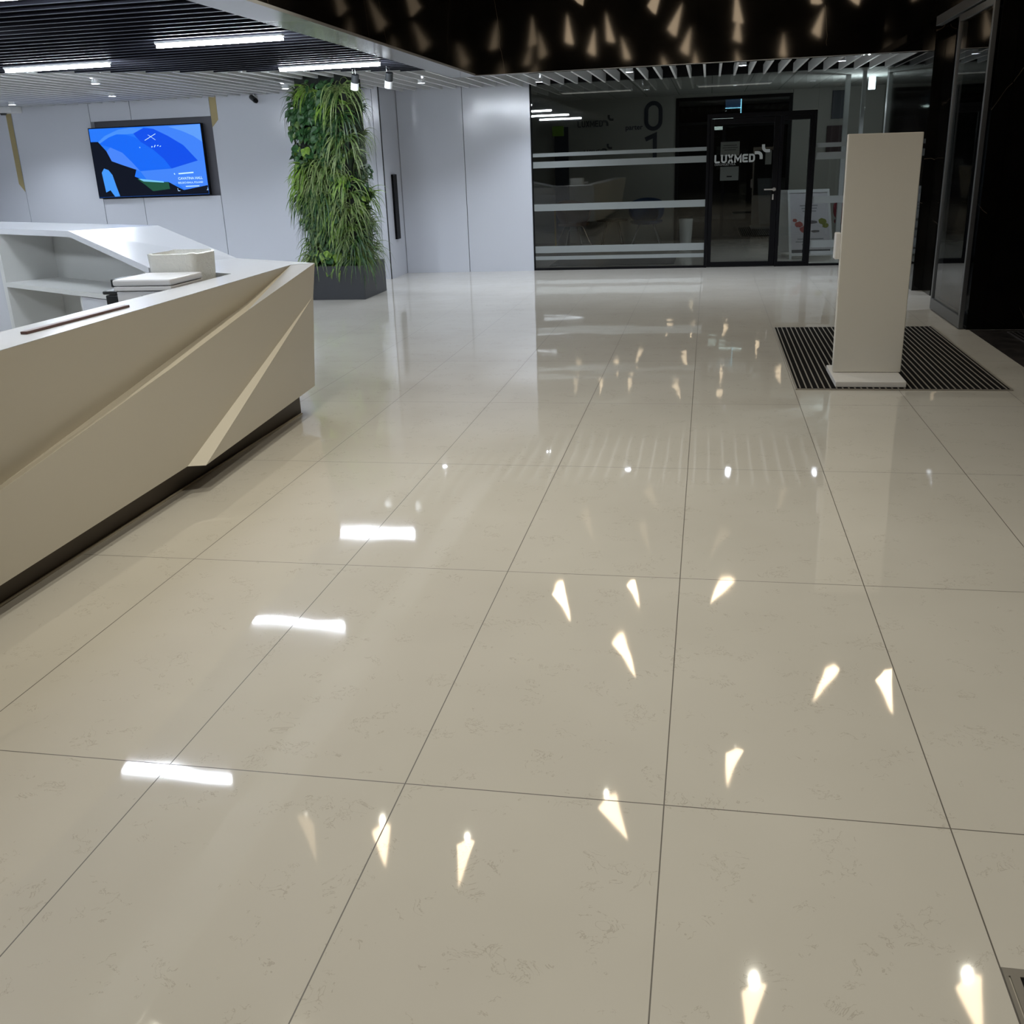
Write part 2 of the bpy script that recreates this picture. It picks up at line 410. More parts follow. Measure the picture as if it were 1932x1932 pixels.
# ------------------------------------------------------------------ clinic behind the glass
YG = 15.39
struct(MB().box(-3.6, -.66, 20.5, 20.6, 0, 2.75).build('wall_clinic_back', M_clwall))
struct(MB().box(1.49, 3.2, 20.5, 20.6, 0, 2.75).build('wall_clinic_back', M_clwall))
struct(MB().box(-3.6, -3.5, 15.5, 26, 0, 2.75).build('wall_clinic_left', M_clwall))
struct(MB().box(3.1, 3.2, 15.5, 26, 0, 2.75).build('wall_clinic_right', M_clwall))
struct(MB().box(-3.6, 3.2, 25.9, 26, 0, 2.75).build('wall_clinic_far', M_blackm))
struct(MB().box(-3.6, 3.2, 15.45, 26, 2.66, 2.74).build('ceiling', M_clceil))
struct(MB().box(2.36, 3.2, 15.39, 26, -.1, 0).build('floor', M_floor))
# white corner post of clinic
b = MB(); b.box(2.02, 2.09, 17.2, 17.3, 0, 2.66); b.box(2.19, 2.24, 16.6, 16.7, 0, 2.66)
struct(b.build('trim_4', M_whitem))
# glazed front left pane
t = empty('glass_partition', (-1.3, YG, 0), 'large glass pane left of the clinic door with frosted horizontal bands', 'glass partition')
adopt(MB().box(-2.60, -.04, YG, YG + .012, .03, ZC + .03).build('glass_pane', M_glass), t)
adopt(MB().box(-2.60, -.04, YG - .02, YG + .04, 0, .03).build('bottom_rail', M_black), t)
adopt(MB().box(-2.60, -2.585, YG - .015, YG + .03, .03, ZC + .03).build('side_rail', M_black), t)
for z0, z1 in ((.152, .207), (.255, .357), (.869, .968), (1.481, 1.571), (1.637, 1.689)):
    adopt(MB().box(-2.58, -.05, YG - .003, YG - .001, z0, z1).build('frosted_band', M_frost), t)
t = empty('glass_partition', (1.9, YG, 0), 'glass pane right of the clinic door, partly behind the kiosk', 'glass partition')
adopt(MB().box(1.46, 2.35, YG, YG + .012, .03, ZC + .03).build('glass_pane', M_glass), t)
adopt(MB().box(1.46, 2.35, YG - .02, YG + .04, 0, .03).build('bottom_rail', M_black), t)
for z0, z1 in ((.152, .207), (.255, .357), (.869, .968), (1.461, 1.556), (1.622, 1.682)):
    adopt(MB().box(1.46, 2.345, YG - .003, YG - .001, z0, z1).build('frosted_band', M_frost), t)
# over-door glass
t = empty('transom_window', (.7, YG, 2.12), 'glass strip above the black clinic door', 'transom window')
adopt(MB().box(-.04, 1.46, YG, YG + .012, 2.125, ZC + .03).build('glass_pane', M_glass), t)
# door
t = empty('door_1', (.7, YG, 0), 'black framed glass clinic door with a white logo and steel handle', 'door')
fr = MB(); y0, y1 = YG - .035, YG + .05
fr.box(-.05, -.01, y0, y1, 0, 2.12); fr.box(1.41, 1.455, y0, y1, 0, 2.12); fr.box(-.01, 1.41, y0, y1, 2.06, 2.12); fr.box(.965, 1.01, y0, y1, 0, 2.06); fr.box(1.01, 1.41, y0, y1, 0, .065); fr.box(1.365, 1.41, y0, y1, .065, 2.06); fr.box(1.01, 1.365, y0, y1, 2.0, 2.06)
adopt(fr.build('door_frame', M_black, bevel=.004), t)
lf = MB(); y0, y1 = YG - .02, YG + .035
lf.box(-.008, .05, y0, y1, .008, 2.055); lf.box(.88, .962, y0, y1, .008, 2.055); lf.box(.05, .88, y0, y1, .008, .075); lf.box(.05, .88, y0, y1, 1.98, 2.055)
leaf = adopt(lf.build('door_leaf', M_black, bevel=.004), t)
adopt(MB().box(.05, .88, YG, YG + .01, .075, 1.98).build('door_glass', M_glass), t)
adopt(MB().box(1.01, 1.365, YG, YG + .01, .065, 2.0).build('sidelight_glass', M_glass), t)
hd = MB(); hd.cyl((.915, YG - .02, 1.08), (.915, YG - .075, 1.08), .011); hd.cyl((.925, YG - .07, 1.08), (.775, YG - .07, 1.083), .011); hd.cyl((.915, YG - .021, 1.08), (.915, YG - .03, 1.08), .026)
adopt(hd.build('handle', M_steel), t)
cy = MB(); cy.box(.893, .917, YG - .034, YG - .02, .935, 1.015); adopt(cy.build('lock_escutcheon', M_steel, bevel=.006), t)
# rounded stroke lettering
def stroke_glyphs(body, H, W, T, gap, y_, x_, z_, th=.002):
    mb = MB()
    def seg(path, closed=False):
        n = len(path); Ls = []; Rs = []
        for i_ in range(n):
            p = Vector(path[i_]); a_ = Vector(path[(i_ - 1) % n]) if (i_ > 0 or closed) else None; b_ = Vector(path[(i_ + 1) % n]) if (i_ < n - 1 or closed) else None
            d1 = (p - a_).normalized() if a_ is not None else None; d2 = (b_ - p).normalized() if b_ is not None else None
            if d1 is None: d1 = d2
            if d2 is None: d2 = d1
            n1 = Vector((-d1.y, d1.x)); n2 = Vector((-d2.y, d2.x)); mm = (n1 + n2).normalized(); k = (T / 2) / max(.5, mm.dot(n1))
            Ls.append(p + mm * k); Rs.append(p - mm * k)
        vs = [(q.x, y_, q.y) for q in Ls + Rs] + [(q.x, y_ + th, q.y) for q in Ls + Rs]; fs = []
        for i_ in range(n if closed else n - 1):
            j = (i_ + 1) % n; fs += [(i_, j, n + j, n + i_), (2 * n + i_, 3 * n + i_, 3 * n + j, 2 * n + j), (i_, 2 * n + i_, 2 * n + j, j), (n + i_, n + j, 3 * n + j, 3 * n + i_)]
        mb.add(vs, fs)
    def arc(cx, cy, r, a0, a1, n=6): return [(cx + r * math.cos(a0 + (a1 - a0) * i_ / n), cy + r * math.sin(a0 + (a1 - a0) * i_ / n)) for i_ in range(n + 1)]
    h = T / 2
    for ch in body:
        l, rr, bt, tp = x_ + h, x_ + W - h, z_ + h, z_ + H - h; R = min(W, H) * .32
        if ch == 'L': seg([(l, z_ + H)] + arc(l + R * .5, bt + R * .5, R * .5, PI, 1.5 * PI) + [(x_ + W * .92, bt)])
        elif ch == 'U': seg([(l, z_ + H)] + arc(l + R, bt + R, R, PI, 1.5 * PI) + arc(rr - R, bt + R, R, 1.5 * PI, 2 * PI) + [(rr, z_ + H)])
        elif ch == 'X': seg([(l, z_ + H), (rr, z_)]); seg([(rr, z_ + H), (l, z_)])
        elif ch == 'M':
            w2 = W * 1.25; rr = x_ + w2 - h; seg([(l, z_), (l, z_ + H - h), (x_ + w2 / 2, z_ + H * .32), (rr, z_ + H - h), (rr, z_)]); x_ += w2 - W
        elif ch == 'E':
            seg([(x_ + W * .95, tp)] + arc(l + R * .4, tp - R * .4, R * .4, PI / 2, PI) + arc(l + R * .4, bt + R * .4, R * .4, PI, 1.5 * PI) + [(x_ + W * .95, bt)]); seg([(l, z_ + H / 2), (x_ + W * .85, z_ + H / 2)])
        elif ch == 'D': seg([(l, bt), (l, tp)] + arc(rr - R * 1.1, tp - R * 1.1, R * 1.1, PI / 2, 0) + arc(rr - R * 1.1, bt + R * 1.1, R * 1.1, 0, -PI / 2), True)
        elif ch == '0':
            R = (W - T) / 2; seg(arc(l + R, tp - R, R, PI, 0, 12) + arc(l + R, bt + R, R, 0, -PI, 12), True)
        elif ch == '1': seg([(x_ + W * .10, z_ + H * .76), (x_ + W * .70, z_ + H - h), (x_ + W * .70, z_)])
        x_ += W + gap
    return mb
# curved arm cross
def arm(sign, cx, cz, s=1.0):
    w_ = .042 * s; pts = []
    # L with rounded elbow : starts at top, goes down, bends right
    o_ = []
    h_ = .088 * s; r = .05 * s
    out = [(-w_ / 2, h_)] ; inn = [(w_ / 2, h_)]
    for q in range(7):
        a = PI + (PI / 2) * q / 6
        out.append((-w_ / 2 + r + w_ / 2 + (r + w_ / 2) * math.cos(a) - 0, (r + w_ / 2) + (r + w_ / 2) * math.sin(a) - w_ / 2))
        inn.append((-w_ / 2 + r + w_ / 2 + (r - w_ / 2) * math.cos(a), (r + w_ / 2) + (r - w_ / 2) * math.sin(a) - w_ / 2))
    out.append((h_ + .005, -w_ / 2)); inn.append((h_ + .005, w_ / 2))
    n = len(out); vs = []; fs = []
    for (x_, z_) in out + inn:
        vs.append((cx + sign * x_, cz + sign * z_))
    return vs, n
def cross(name, cx, cz, y_, M, parent, s=1.0):
    mb = MB()
    for sg, ox, oz in ((1, .004, .006), (-1, -.022, -.014)):
        vs, n = arm(sg, cx + ox * s, cz + oz * s, s)
        A = [(x_, y_, z_) for x_, z_ in vs] + [(x_, y_ + .002, z_) for x_, z_ in vs]
        fs = []
        for q in range(n - 1):
            fs.append((q, q + 1, n + q + 1, n + q)); fs.append((2 * n + q, 3 * n + q, 3 * n + q + 1, 2 * n + q + 1))
        mb.add(A, fs)
    o = mb.build(name, M)
    return adopt(o, parent) if parent else o
cross('logo_cross', .738, 1.598, YG - .004, M_letter, t)
adopt(stroke_glyphs('LUXMED', .112, .083, .024, .0095, YG - .004, .064, 1.460).build('logo_lettering', M_letter), t)
text('door_lettering', 'DIAGNOSTYKA', .042, (.215, YG - .004, 1.438), FRONT, mat('grey_vinyl', (.16, .17, .17), .6), t, .001, .0005)
for (x0, x1, z0, z1, lb) in ((.146, .412, 1.555, 1.745, 'paper notice taped on the clinic door above the logo lettering'), (.15, .41, 1.219, 1.409, 'paper notice taped on the clinic door below the logo lettering'), (.775, .862, 1.42, 1.61, 'narrow paper notice at the right edge of the door glass')):
    e_ = empty('paper_notice', ((x0 + x1) / 2, YG + .013, z0), lb, 'paper notice', None)
    adopt(MB().box(x0, x1, YG + .0125, YG + .0135, z0, z1).build('sheet', M_paper), e_)
    if x0 < .5:
        ik = MB(); w_ = x1 - x0
        for q in range(3):
            zz = z0 + (z1 - z0) * (.72 - q * .16); f_ = (.15, .1, .2)[q]
            if z0 < 1.4: zz = z0 + (z1 - z0) * .3 - q * .006; f_ = .36
            ik.box(x0 + w_ * f_, x1 - w_ * f_, YG + .0119, YG + .0124, zz, zz + .007)
        adopt(ik.build('print', M_ink), e_)
# dark glazed partition in the clinic's back wall
t = empty('dark_glazed_screen', (.4, 20.5, 0), 'black framed dark glazed screen in the clinic back wall', 'glazed screen')
fr = MB()
for x0, x1, z0, z1 in ((-.66, -.60, 0, 2.6), (1.42, 1.48, 0, 2.6), (-.60, 1.42, 2.54, 2.6), (-.60, 1.42, 0, .06), (.22, .28, .06, 2.12), (.28, 1.42, 2.06, 2.12), (-.6, .28, 2.12, 2.16)):
    fr.box(x0, x1, 20.48, 20.56, z0, z1)
adopt(fr.build('frame', M_black), t)
adopt(MB().box(-.6, 1.42, 20.51, 20.52, .06, 2.54).build('glass_pane', M_glassd), t)
struct(MB().box(-.66, 1.48, 20.5, 20.6, 2.6, 2.66).build('trim_5', M_clwall))
# wall graphics
tag(stroke_glyphs('0', .53, .345, .075, 0, 20.485, -1.255, 2.045, .01).build('wall_digit', M_navy), 'large navy digit zero on the clinic wall', 'wall digit')
tag(stroke_glyphs('1', .46, .30, .078, 0, 20.485, -1.26, 1.545, .01).build('wall_digit', M_navy), 'large navy digit one below the zero on the clinic wall', 'wall digit')
tag(text('wall_lettering', 'parter', .13, (-1.45, 20.49, 2.12), FRONT, M_navy, None, .002, .002), 'small dark word left of the large zero digit', 'lettering')
t = empty('wall_logo', (-2.25, 20.49, 2.22), 'dark company lettering with cross, upper one on the clinic wall', 'wall logo')
adopt(stroke_glyphs('LUXMED', .115, .072, .02, .008, 20.486, -2.54, 2.16, .004).build('lettering', M_letterdim), t); cross('cross', -1.94, 2.27, 20.487, M_letterdim, t, 1.0)
t = empty('wall_logo', (-2.2, 20.49, 1.72), 'smaller dark lettering with cross, lower one on the clinic wall', 'wall logo')
adopt(stroke_glyphs('LUXMED', .085, .055, .015, .007, 20.486, -2.42, 1.66, .004).build('lettering', M_letterdim), t); cross('cross', -1.96, 1.76, 20.487, M_letterdim, t, .9)
tag(MB().box(-2.99, -2.72, 20.42, 20.49, .0, 2.18).build('dark_wall_panel', M_navy), 'tall narrow dark panel on the clinic wall, far left', 'wall panel')
e_ = tag(MB().box(-3.02, -2.80, 20.36, 20.415, 2.02, 2.2).build('lime_sign', M_green, bevel=.004), 'small lime green sign high on the dark panel behind the glass', 'sign')
tag(MB().cyl((-2.93, 19.9, 0), (-2.93, 19.9, .78), .018).build('yellow_pole', M_yellow, smooth=True), 'short yellow pole at the left end behind the glass', 'pole')
tag(MB().box(-2.45, -.50, 15.93, 16.95, .001, .012).build('floor_mat', M_clmat, bevel=.003), 'charcoal floor mat just behind the glass pane', 'floor mat')
tag(MB().box(.55, 1.0, 22.4, 23.8, .001, .012).build('floor_mat', M_rubber, bevel=.003), 'dark floor mat in the corridor beyond the door', 'floor mat')

def shell_chair(x, y, rz, M, label, fat=0):
    t = empty('shell_armchair', (x, y, 0), label, 'armchair', None, rz)
    # bucket shell: surface of revolution portion, open to the front
    bm = MB(); nu, nv = 24, 9; vs = []
    for j in range(nv + 1):
        f = j / nv
        r = .10 + .23 * math.sin(min(1, f * 1.25) * PI / 2); z = .40 + (0 if f < .25 else .44 * ((f - .25) / .75) ** 1.1)
        for i_ in range(nu + 1):
            a = -.25 * PI + 1.5 * PI * i_ / nu
            cut = max(0, -math.sin(a))  # lower toward the front
            hz = .40 + (z - .40) * (.45 + .55 * (0.5 + .5 * math.sin(a)))
            vs.append((r * 1.02 * math.cos(a), r * .95 * math.sin(a), hz))
    fs = [(j * (nu + 1) + i_, j * (nu + 1) + i_ + 1, (j + 1) * (nu + 1) + i_ + 1, (j + 1) * (nu + 1) + i_) for j in range(nv) for i_ in range(nu)]
    bm.add(vs, fs)
    o = bm.build('shell', M, smooth=True); o.parent = t
    s_ = o.modifiers.new('solid', 'SOLIDIFY'); s_.thickness = .02
    c_ = MB(); c_.cyl((0, 0, .375), (0, 0, .44), .30, .31, 24); c_ = c_.build('seat', M, bevel=.02); c_.parent = t
    for sx_ in (-1, 1):
        for sy_ in (-1, 1):
            l_ = MB(); l_.cyl((sx_ * .13, sy_ * .13, .375), (sx_ * .27, sy_ * .25, 0), .010, .008, 8); l_ = l_.build('leg', M_chrome); l_.parent = t
    return t
shell_chair(-1.16, 19.85, 0, M_blue, 'dark blue tub armchair behind the glass pane')
shell_chair(-2.55, 19.75, .5, M_brown, 'tan tub armchair at the left behind the glass pane')
shell_chair(2.45, 18.6, -.6, M_red, 'dark red tub armchair behind the glass, left of the kiosk')
t = empty('coffee_table', (-1.82, 19.9, 0), 'small round coffee table with thin splayed legs, left of blue armchair', 'coffee table')
o = MB().cyl((0, 0, .44), (0, 0, .465), .30, n=32).build('tabletop', M_plinth); o.parent = t
for q in range(4):
    a = PI / 4 + q * PI / 2; o = MB().cyl((.15 * math.cos(a), .15 * math.sin(a), .44), (.27 * math.cos(a), .27 * math.sin(a), 0), .011, .009, 8).build('leg', M_black); o.parent = t
t = empty('waste_bin', (-.42, 20.1, 0), 'pale round waste bin before the dark glazed screen', 'bin')
o = MB().cyl((0, 0, 0), (0, 0, .40), .11, .13, 28, caps=True).build('bin_body', M_whitem, smooth=False); o.parent = t
o = MB().cyl((0, 0, .401), (0, 0, .43), .136, .132, 28).build('bin_lid', M_whitem); o.parent = t

tag(MB().box(2.18, 2.47, 20.44, 20.47, 2.12, 2.60).build('wall_picture', M_navy, bevel=.003), 'dark blue panel high on the clinic wall near the right posts', 'wall picture')
tag(MB().box(2.12, 2.44, 20.44, 20.47, 1.5, 2.0).build('wall_picture', mat('dark_maroon', (.03, .006, .008), .6), bevel=.003), 'dark maroon panel on the clinic wall below the dark blue one', 'wall picture')
down(1.75, 15.75, 'downlight inside the clinic above the A-frame board', 2.655, 34, 'clinic downlights')
# A-board
t = empty('a_frame_board', (1.55, 16.55, 0), 'white A-frame poster board standing behind the clinic sidelight', 'A-board')
def aboard_side(y0b, y0t, xoff, nm, withposter):
    wb, wt, H = .66, .62, 1.02
    x0b, x0t = 1.255 + xoff, 1.195 + xoff
    def P3(u, v_, d=0):  # u 0..1 across, v 0..1 up
        xl = x0b + (x0t - x0b) * v_; ww = wb + (wt - wb) * v_
        return (xl + ww * u, y0b + (y0t - y0b) * v_ + d, .0 + H * v_)
    def slab(u0, u1, v0, v1, d0, d1):
        q = [P3(u0, v0, d0), P3(u1, v0, d0), P3(u1, v1, d0), P3(u0, v1, d0), P3(u0, v0, d1), P3(u1, v0, d1), P3(u1, v1, d1), P3(u0, v1, d1)]
        return q, [(0, 1, 2, 3), (7, 6, 5, 4), (0, 4, 5, 1), (1, 5, 6, 2), (2, 6, 7, 3), (3, 7, 4, 0)]
    f = MB()
    for a in ((0, .055, .0, 1), (.945, 1, .0, 1), (.055, .945, .955, 1), (.055, .945, .045, .085)): f.add(*slab(*a, -.012, .012))
    adopt(f.build(nm, M_whitem), t)
    if withposter:
        p_ = MB(); p_.add(*slab(.055, .945, .085, .955, -.003, .003)); po = adopt(p_.build('poster', mat('poster_white', (.66, .64, .68), .4)), t)
        def flat(name, polys, M):
            g = MB()
            for pl in polys:
                n = len(pl); vs = [P3(u, v_, -.0045) for u, v_ in pl]; g.add(vs, [tuple(range(n))])
            o_ = g.build(name, M); adopt(o_, t); return o_
        random.seed(3)
        def blob(cu, cv, ru, rv, n=14, j=.3): return [(cu + ru * math.cos(2 * PI * q / n) * random.uniform(1 - j, 1), cv + rv * math.sin(2 * PI * q / n) * random.uniform(1 - j, 1)) for q in range(n)]
        flat('red_picture', [blob(.25, .50, .11, .05), blob(.34, .43, .09, .05), blob(.15, .56, .06, .03)], mat('poster_red', (.42, .10, .09), .5))
        flat('green_picture', [blob(.80, .54, .11, .05), blob(.86, .48, .09, .045)], mat('poster_green', (.24, .26, .06), .5))
        flat('grey_picture', [blob(.56, .53, .13, .03), blob(.62, .40, .12, .02)], mat('poster_grey', (.15, .14, .15), .5))
        flat('heading_lines', [[(a, v_), (b_, v_), (b_, v_ + .018), (a, v_ + .018)] for a, b_, v_ in ((.28, .70, .76), (.32, .68, .72), (.34, .66, .68), (.2, .8, .28), (.16, .84, .24), (.3, .7, .2))], mat('poster_ink', (.33, .33, .36), .6))
        flat('footer_band', [[(.06, .09), (.94, .09), (.94, .135), (.06, .135)]], M_navy)
    else:
        p_ = MB(); p_.add(*slab(.055, .945, .085, .955, -.003, .003)); adopt(p_.build('rear_panel', M_whitem), t)
aboard_side(16.36, 16.62, 0, 'front_frame', True)
aboard_side(17.05, 16.66, -.12, 'rear_frame', False)

# corridor glints : hanging screen and glowing bars standing in for mirrored lamps, beyond the dark screen
t = empty('hanging_sign', (.42, 21.2, 2.42), 'hanging sign with a glowing blue outline above the clinic door', 'hanging sign')
adopt(MB().box(.27, .56, 21.2, 21.22, 2.42, 2.60).build('sign_panel', mat('sign_panel_blue', (.04, .06, .12), .4, emis=(.12, .2, .4), estr=.8)), t)
adopt(MB().cyl((.42, 21.21, 2.6), (.42, 21.21, 2.66), .006).build('suspension_rod', M_black), t)
g = MB(); g.box(.265, .565, 21.185, 21.199, 2.405, 2.42); g.box(.555, .575, 21.185, 21.199, 2.25, 2.60); g.box(.265, .555, 21.185, 21.199, 2.595, 2.603)
adopt(g.build('light_edge', mat('blue_edge_light', (.5, .8, 1), .4, emis=(.35, .75, 1), estr=9)), t)
M_bar = mat('bright_reflection_bar', (1, 1, 1), .4, emis=(1, .98, .95), estr=11); M_bar2 = mat('dim_reflection_bar', (1, 1, 1), .4, emis=(1, .98, .93), estr=3.2)
for x0, x1, z0, z1, M_, lb in ((.12, .76, 2.275, 2.31, M_bar, 'thin bright bar standing in for a mirrored lamp, under the blue outlined sign'), (.03, .43, 2.165, 2.245, M_bar2, 'short glowing bar standing in for a mirrored lamp, second from top above the door'), (.02, .27, 2.035, 2.10, M_bar2, 'small dim bar standing in for a mirrored lamp, lowest above the door')):
    yl = {2.275: 21.3, 2.165: 21.5, 2.035: 21.7}[z0]
    t = empty('mirrored_lamp_bar', ((x0 + x1) / 2, yl, z1), lb, 'lamp reflection')
    adopt(MB().box(x0, x1, yl, yl + .04, z0, z1).build('diffuser', M_), t)
    adopt(MB().cyl(((x0 + x1) / 2, yl + .02, z1), ((x0 + x1) / 2, yl + .02, 2.66), .005).build('suspension_rod', M_black), t)
t = empty('emergency_lamp', (2.53, 18.0, 2.5), 'small bright bluish lamp at the top right of the clinic', 'emergency lamp')
adopt(MB().box(2.48, 2.56, 18, 18.04, 2.48, 2.655).build('diffuser', mat('emergency_diffuser', (1, 1, 1), .4, emis=(.6, .9, 1), estr=9)), t)
adopt(MB().box(2.465, 2.575, 18.041, 18.06, 2.47, 2.66).build('housing', M_whitem), t)
l = bpy.data.lights.new('clinic_fill', 'POINT'); l.energy = 20; l.color = (.85, .96, 1); l.shadow_soft_size = .05  # added fill for the dim clinic, set apart from the lamp
o = bpy.data.objects.new('clinic_fill', l); C.objects.link(o); o.location = (2.35, 17.6, 2.2); adopt(o, t)
for x_, y_, lb in ((-1.9, 17.9, 'ceiling panel with an added faint glow at the left inside the clinic'), (.35, 17.9, 'ceiling panel with an added faint glow before the clinic door inside')):
    t = empty('ceiling_panel_light', (x_, y_, 2.655), lb, 'ceiling light')
    adopt(MB().box(x_ - .6, x_ + .6, y_ - .15, y_ + .15, 2.635, 2.659).build('panel_frame', M_whitem), t)
    adopt(MB().box(x_ - .57, x_ + .57, y_ - .13, y_ + .13, 2.630, 2.6349).build('diffuser', mat('added_glow_diffuser', (.6, .6, .6), .5, emis=(1, .96, .9), estr=.13)), t)  # weak glow added to brighten the clinic
# a black side panel on the return wall
tag(MB().box(-4.616, -4.585, 14.83, 15.02, .55, 1.475).build('wall_display', M_black, bevel=.004), 'upright black display on the white return wall, right of plant column', 'wall display')

# ------------------------------------------------------------------ right: sliding entrance
t = empty('sliding_glass_door', (2.29, 10.3, 0), 'tall dark framed glass door panel at the right entrance', 'glass door')
X0, X1 = 2.27, 2.31
adopt(MB().box(X0 + .015, X0 + .027, 9.72, 10.90, .12, 2.68).build('glass_pane', glass('entrance_glass', (.86, .88, .88))), t)
fr = MB(); fr.box(X0, X1, 9.672, 10.955, .012, .12); fr.box(X0, X1, 10.905, 10.955, .12, 2.74); fr.box(X0, X1, 9.672, 9.72, .12, 2.74); fr.box(X0, X1, 9.72, 10.905, 2.68, 2.74)
adopt(fr.build('door_frame', M_greyframe, bevel=.003), t)
tag(MB().box(2.26, 2.328, 9.665, 11.97, 2.755, 2.845).build('door_header_rail', M_greyframe, bevel=.004), 'grey header rail running over the right glass door', 'header rail')
# exterior glazing at the far side of the recess
t = empty('window_1', (3.6, 12.5, 0), 'pale lit glazing seen through the right glass door', 'window')
adopt(MB().box(2.81, 4.9, 12.5, 12.53, .0, .31).build('lower_panel', mat('pale_panel', (.55, .58, .60), .3)), t)
adopt(MB().box(2.81, 4.9, 12.47, 12.55, .31, .37).build('rail', M_black), t)
adopt(MB().box(2.81, 4.9, 12.5, 12.53, .37, 2.78).build('frosted_glass', mat('bluish_frosted_glass', (.17, .21, .24), .25)), t)
down(3.6, 11.4, 'added downlight brightening the entrance recess behind the right glass door', 2.79, 45, 'added recess lights')  # lamp added to light the glazing in the recess

# ------------------------------------------------------------------ entrance mats
def barmat(x0, x1, y0, y1, z, label, ns, MS=None):
    MS = MS or M_matslat
    t = empty('entrance_mat', ((x0 + x1) / 2, (y0 + y1) / 2, 0), label, 'entrance mat')
    adopt(MB().box(x0, x1, y0, y1, z, z + .006).build('rubber_strips', M_rubber), t)
    s_ = MB(); p_ = (x1 - x0) / ns
    for q in range(ns): s_.box(x0 + p_ * (q + .39), x0 + p_ * (q + .61), y0 + .01, y1 - .01, z + .006, z + .0085)
    adopt(s_.build('metal_slats', MS), t)
    fm = MB(); w_ = .014
    fm.box(x0 - w_, x1 + w_, y0 - w_, y0, z, z + .007); fm.box(x0 - w_, x1 + w_, y1, y1 + w_, z, z + .007); fm.box(x0 - w_, x0, y0, y1, z, z + .007); fm.box(x1, x1 + w_, y0, y1, z, z + .007)
    adopt(fm.build('edge_frame', MS), t)
barmat(.655, 2.06, 7.15, 9.82, .0005, 'black and silver striped entrance mat under the kiosk', 34)
barmat(2.66, 4.6, 7.15, 9.5, -.0005, 'dark striped mat on the black floor at the right edge', 44, mat('mat_dark_slat', (.05, .045, .045), .5))

# floor grate bottom right
t = empty('floor_grate', (.9, 1.3, 0), 'steel framed floor grate in the bottom right corner', 'floor grate')
fm = MB(); fm.box(.634, 1.6, 1.73, 1.752, .0005, .004); fm.box(.634, .642, .6, 1.73, .0005, .0045); fm.box(.646, .664, .6, 1.73, .0005, .0045)
adopt(fm.build('grate_frame', M_steel), t)
adopt(MB().box(.664, 1.6, .6, 1.73, .0003, .001).build('pit', M_blackm), t)
g = MB()
for q in range(8): g.box(.672 + q * .045, .680 + q * .045, .9, 1.725, .001, .0035)
for q in range(26):
    for r in range(7): g.box(.680 + r * .045, .717 + r * .045, .92 + q * .03, .928 + q * .03, .001, .003)
adopt(g.build('grating_bars', mat('grating_dark', (.09, .09, .09), .4, metal=.5)), t)

# ------------------------------------------------------------------ kiosk
t = empty('information_kiosk', (1.15, 7.5, 0), 'tall off-white slab kiosk standing on the striped mat', 'kiosk')
k = MB(); K = lambda: k.add([(.928, 7.5, .052), (1.403, 7.5, .052), (1.400, 7.56, .052), (.928, 7.56, .052), (.914, 7.45, 1.688), (1.398, 7.45, 1.683), (1.396, 7.51, 1.683), (.914, 7.51, 1.688)], [(0, 3, 2, 1), (4, 5, 6, 7), (0, 1, 5, 4), (1, 2, 6, 5), (2, 3, 7, 6), (3, 0, 4, 7)])
K(); adopt(k.build('kiosk_body', M_kiosk, bevel=.006), t)
adopt(MB().box(.915, 1.39, 7.185, 7.78, .0095, .05).build('base_plate', M_kbase, bevel=.004), t)
adopt(MB().box(.945, 1.375, 7.565, 7.575, .7, 1.62).build('screen', M_pdark), t)
o = MB().box(.885, .924, 7.50, 7.60, .86, 1.04).build('side_reader', M_kbase, bevel=.008); adopt(o, t)

# ------------------------------------------------------------------ reception desk
desk = empty('reception_desk', (-3.2, 4.0, 0), 'white faceted reception desk with lit diagonal grooves', 'reception desk')
def poly3(name, faces, M, bev=0, thick=0):
    g = MB()
    for f in faces: g.add(f, [tuple(range(len(f)))])
    me = bpy.data.meshes.new(name); me.from_pydata(g.v, [], g.f); me.materials.append(M)
    bm = bmesh.new(); bm.from_mesh(me); bmesh.ops.remove_doubles(bm, verts=bm.verts, dist=1e-4); bm.to_mesh(me); bm.free()
    o = bpy.data.objects.new(name, me); C.objects.link(o); adopt(o, desk); return o
ZT = 1.0
# groove lines.  a: on the upper (recessed) panel, b: on the middle panel, c/d : second groove
A0 = (-2.665, -1.2, -.26 + .22); 
def onl(P, Q, t_): return tuple(P[i] + (Q[i] - P[i]) * t_ for i in range(3))
aL = (-2.725, 3.285, .463); aK = (-2.73, 4.70, .694); aM = (-2.73, 5.668, .847); aR = (-2.722, 6.372, ZT)      # upper edge of groove 1
XB = -2.64
bL = (XB, 3.176, .478); bK = (XB, 4.53, .675); bM = (XB, 5.472, .828); bR = (XB, 6.59, .990)                 # lower edge of groove 1
zero = lambda P, Q, yy: tuple(P[i] + (Q[i] - P[i]) * ((yy - P[1]) / (Q[1] - P[1])) for i in range(3))
aF = zero(aL, aM, .9); bF = zero(bL, bM, .8)
ZB = .14
cT = (XB, 6.505, .780); cB = (XB, 4.555, .1555); dB = (-2.56, 4.60, .149)
rB = (XB, 6.37, .184)
lowM = (XB, 3.065, .1295); lowF = (XB, -1.5, .1295)
t0 = (-2.388, -1.5, ZT); t1 = (-2.588, 3.27, ZT); t2 = (-2.653, 4.82, ZT)
t0 = (-2.52, -1.5, ZT)
poly3('upper_panel', [[t1, t2, aK, aL], [t2, aM, aK], [t2, aR, aM], [t0, t1, aL, aF], [t0, aF, (XB - .03, -1.5, .15)]], M_deskf)
poly3('groove_upper', [[aF, aL, bL, bF], [aL, aK, bK, bL], [aK, aM, bM, bK], [aM, aR, bM]], M_deskf)
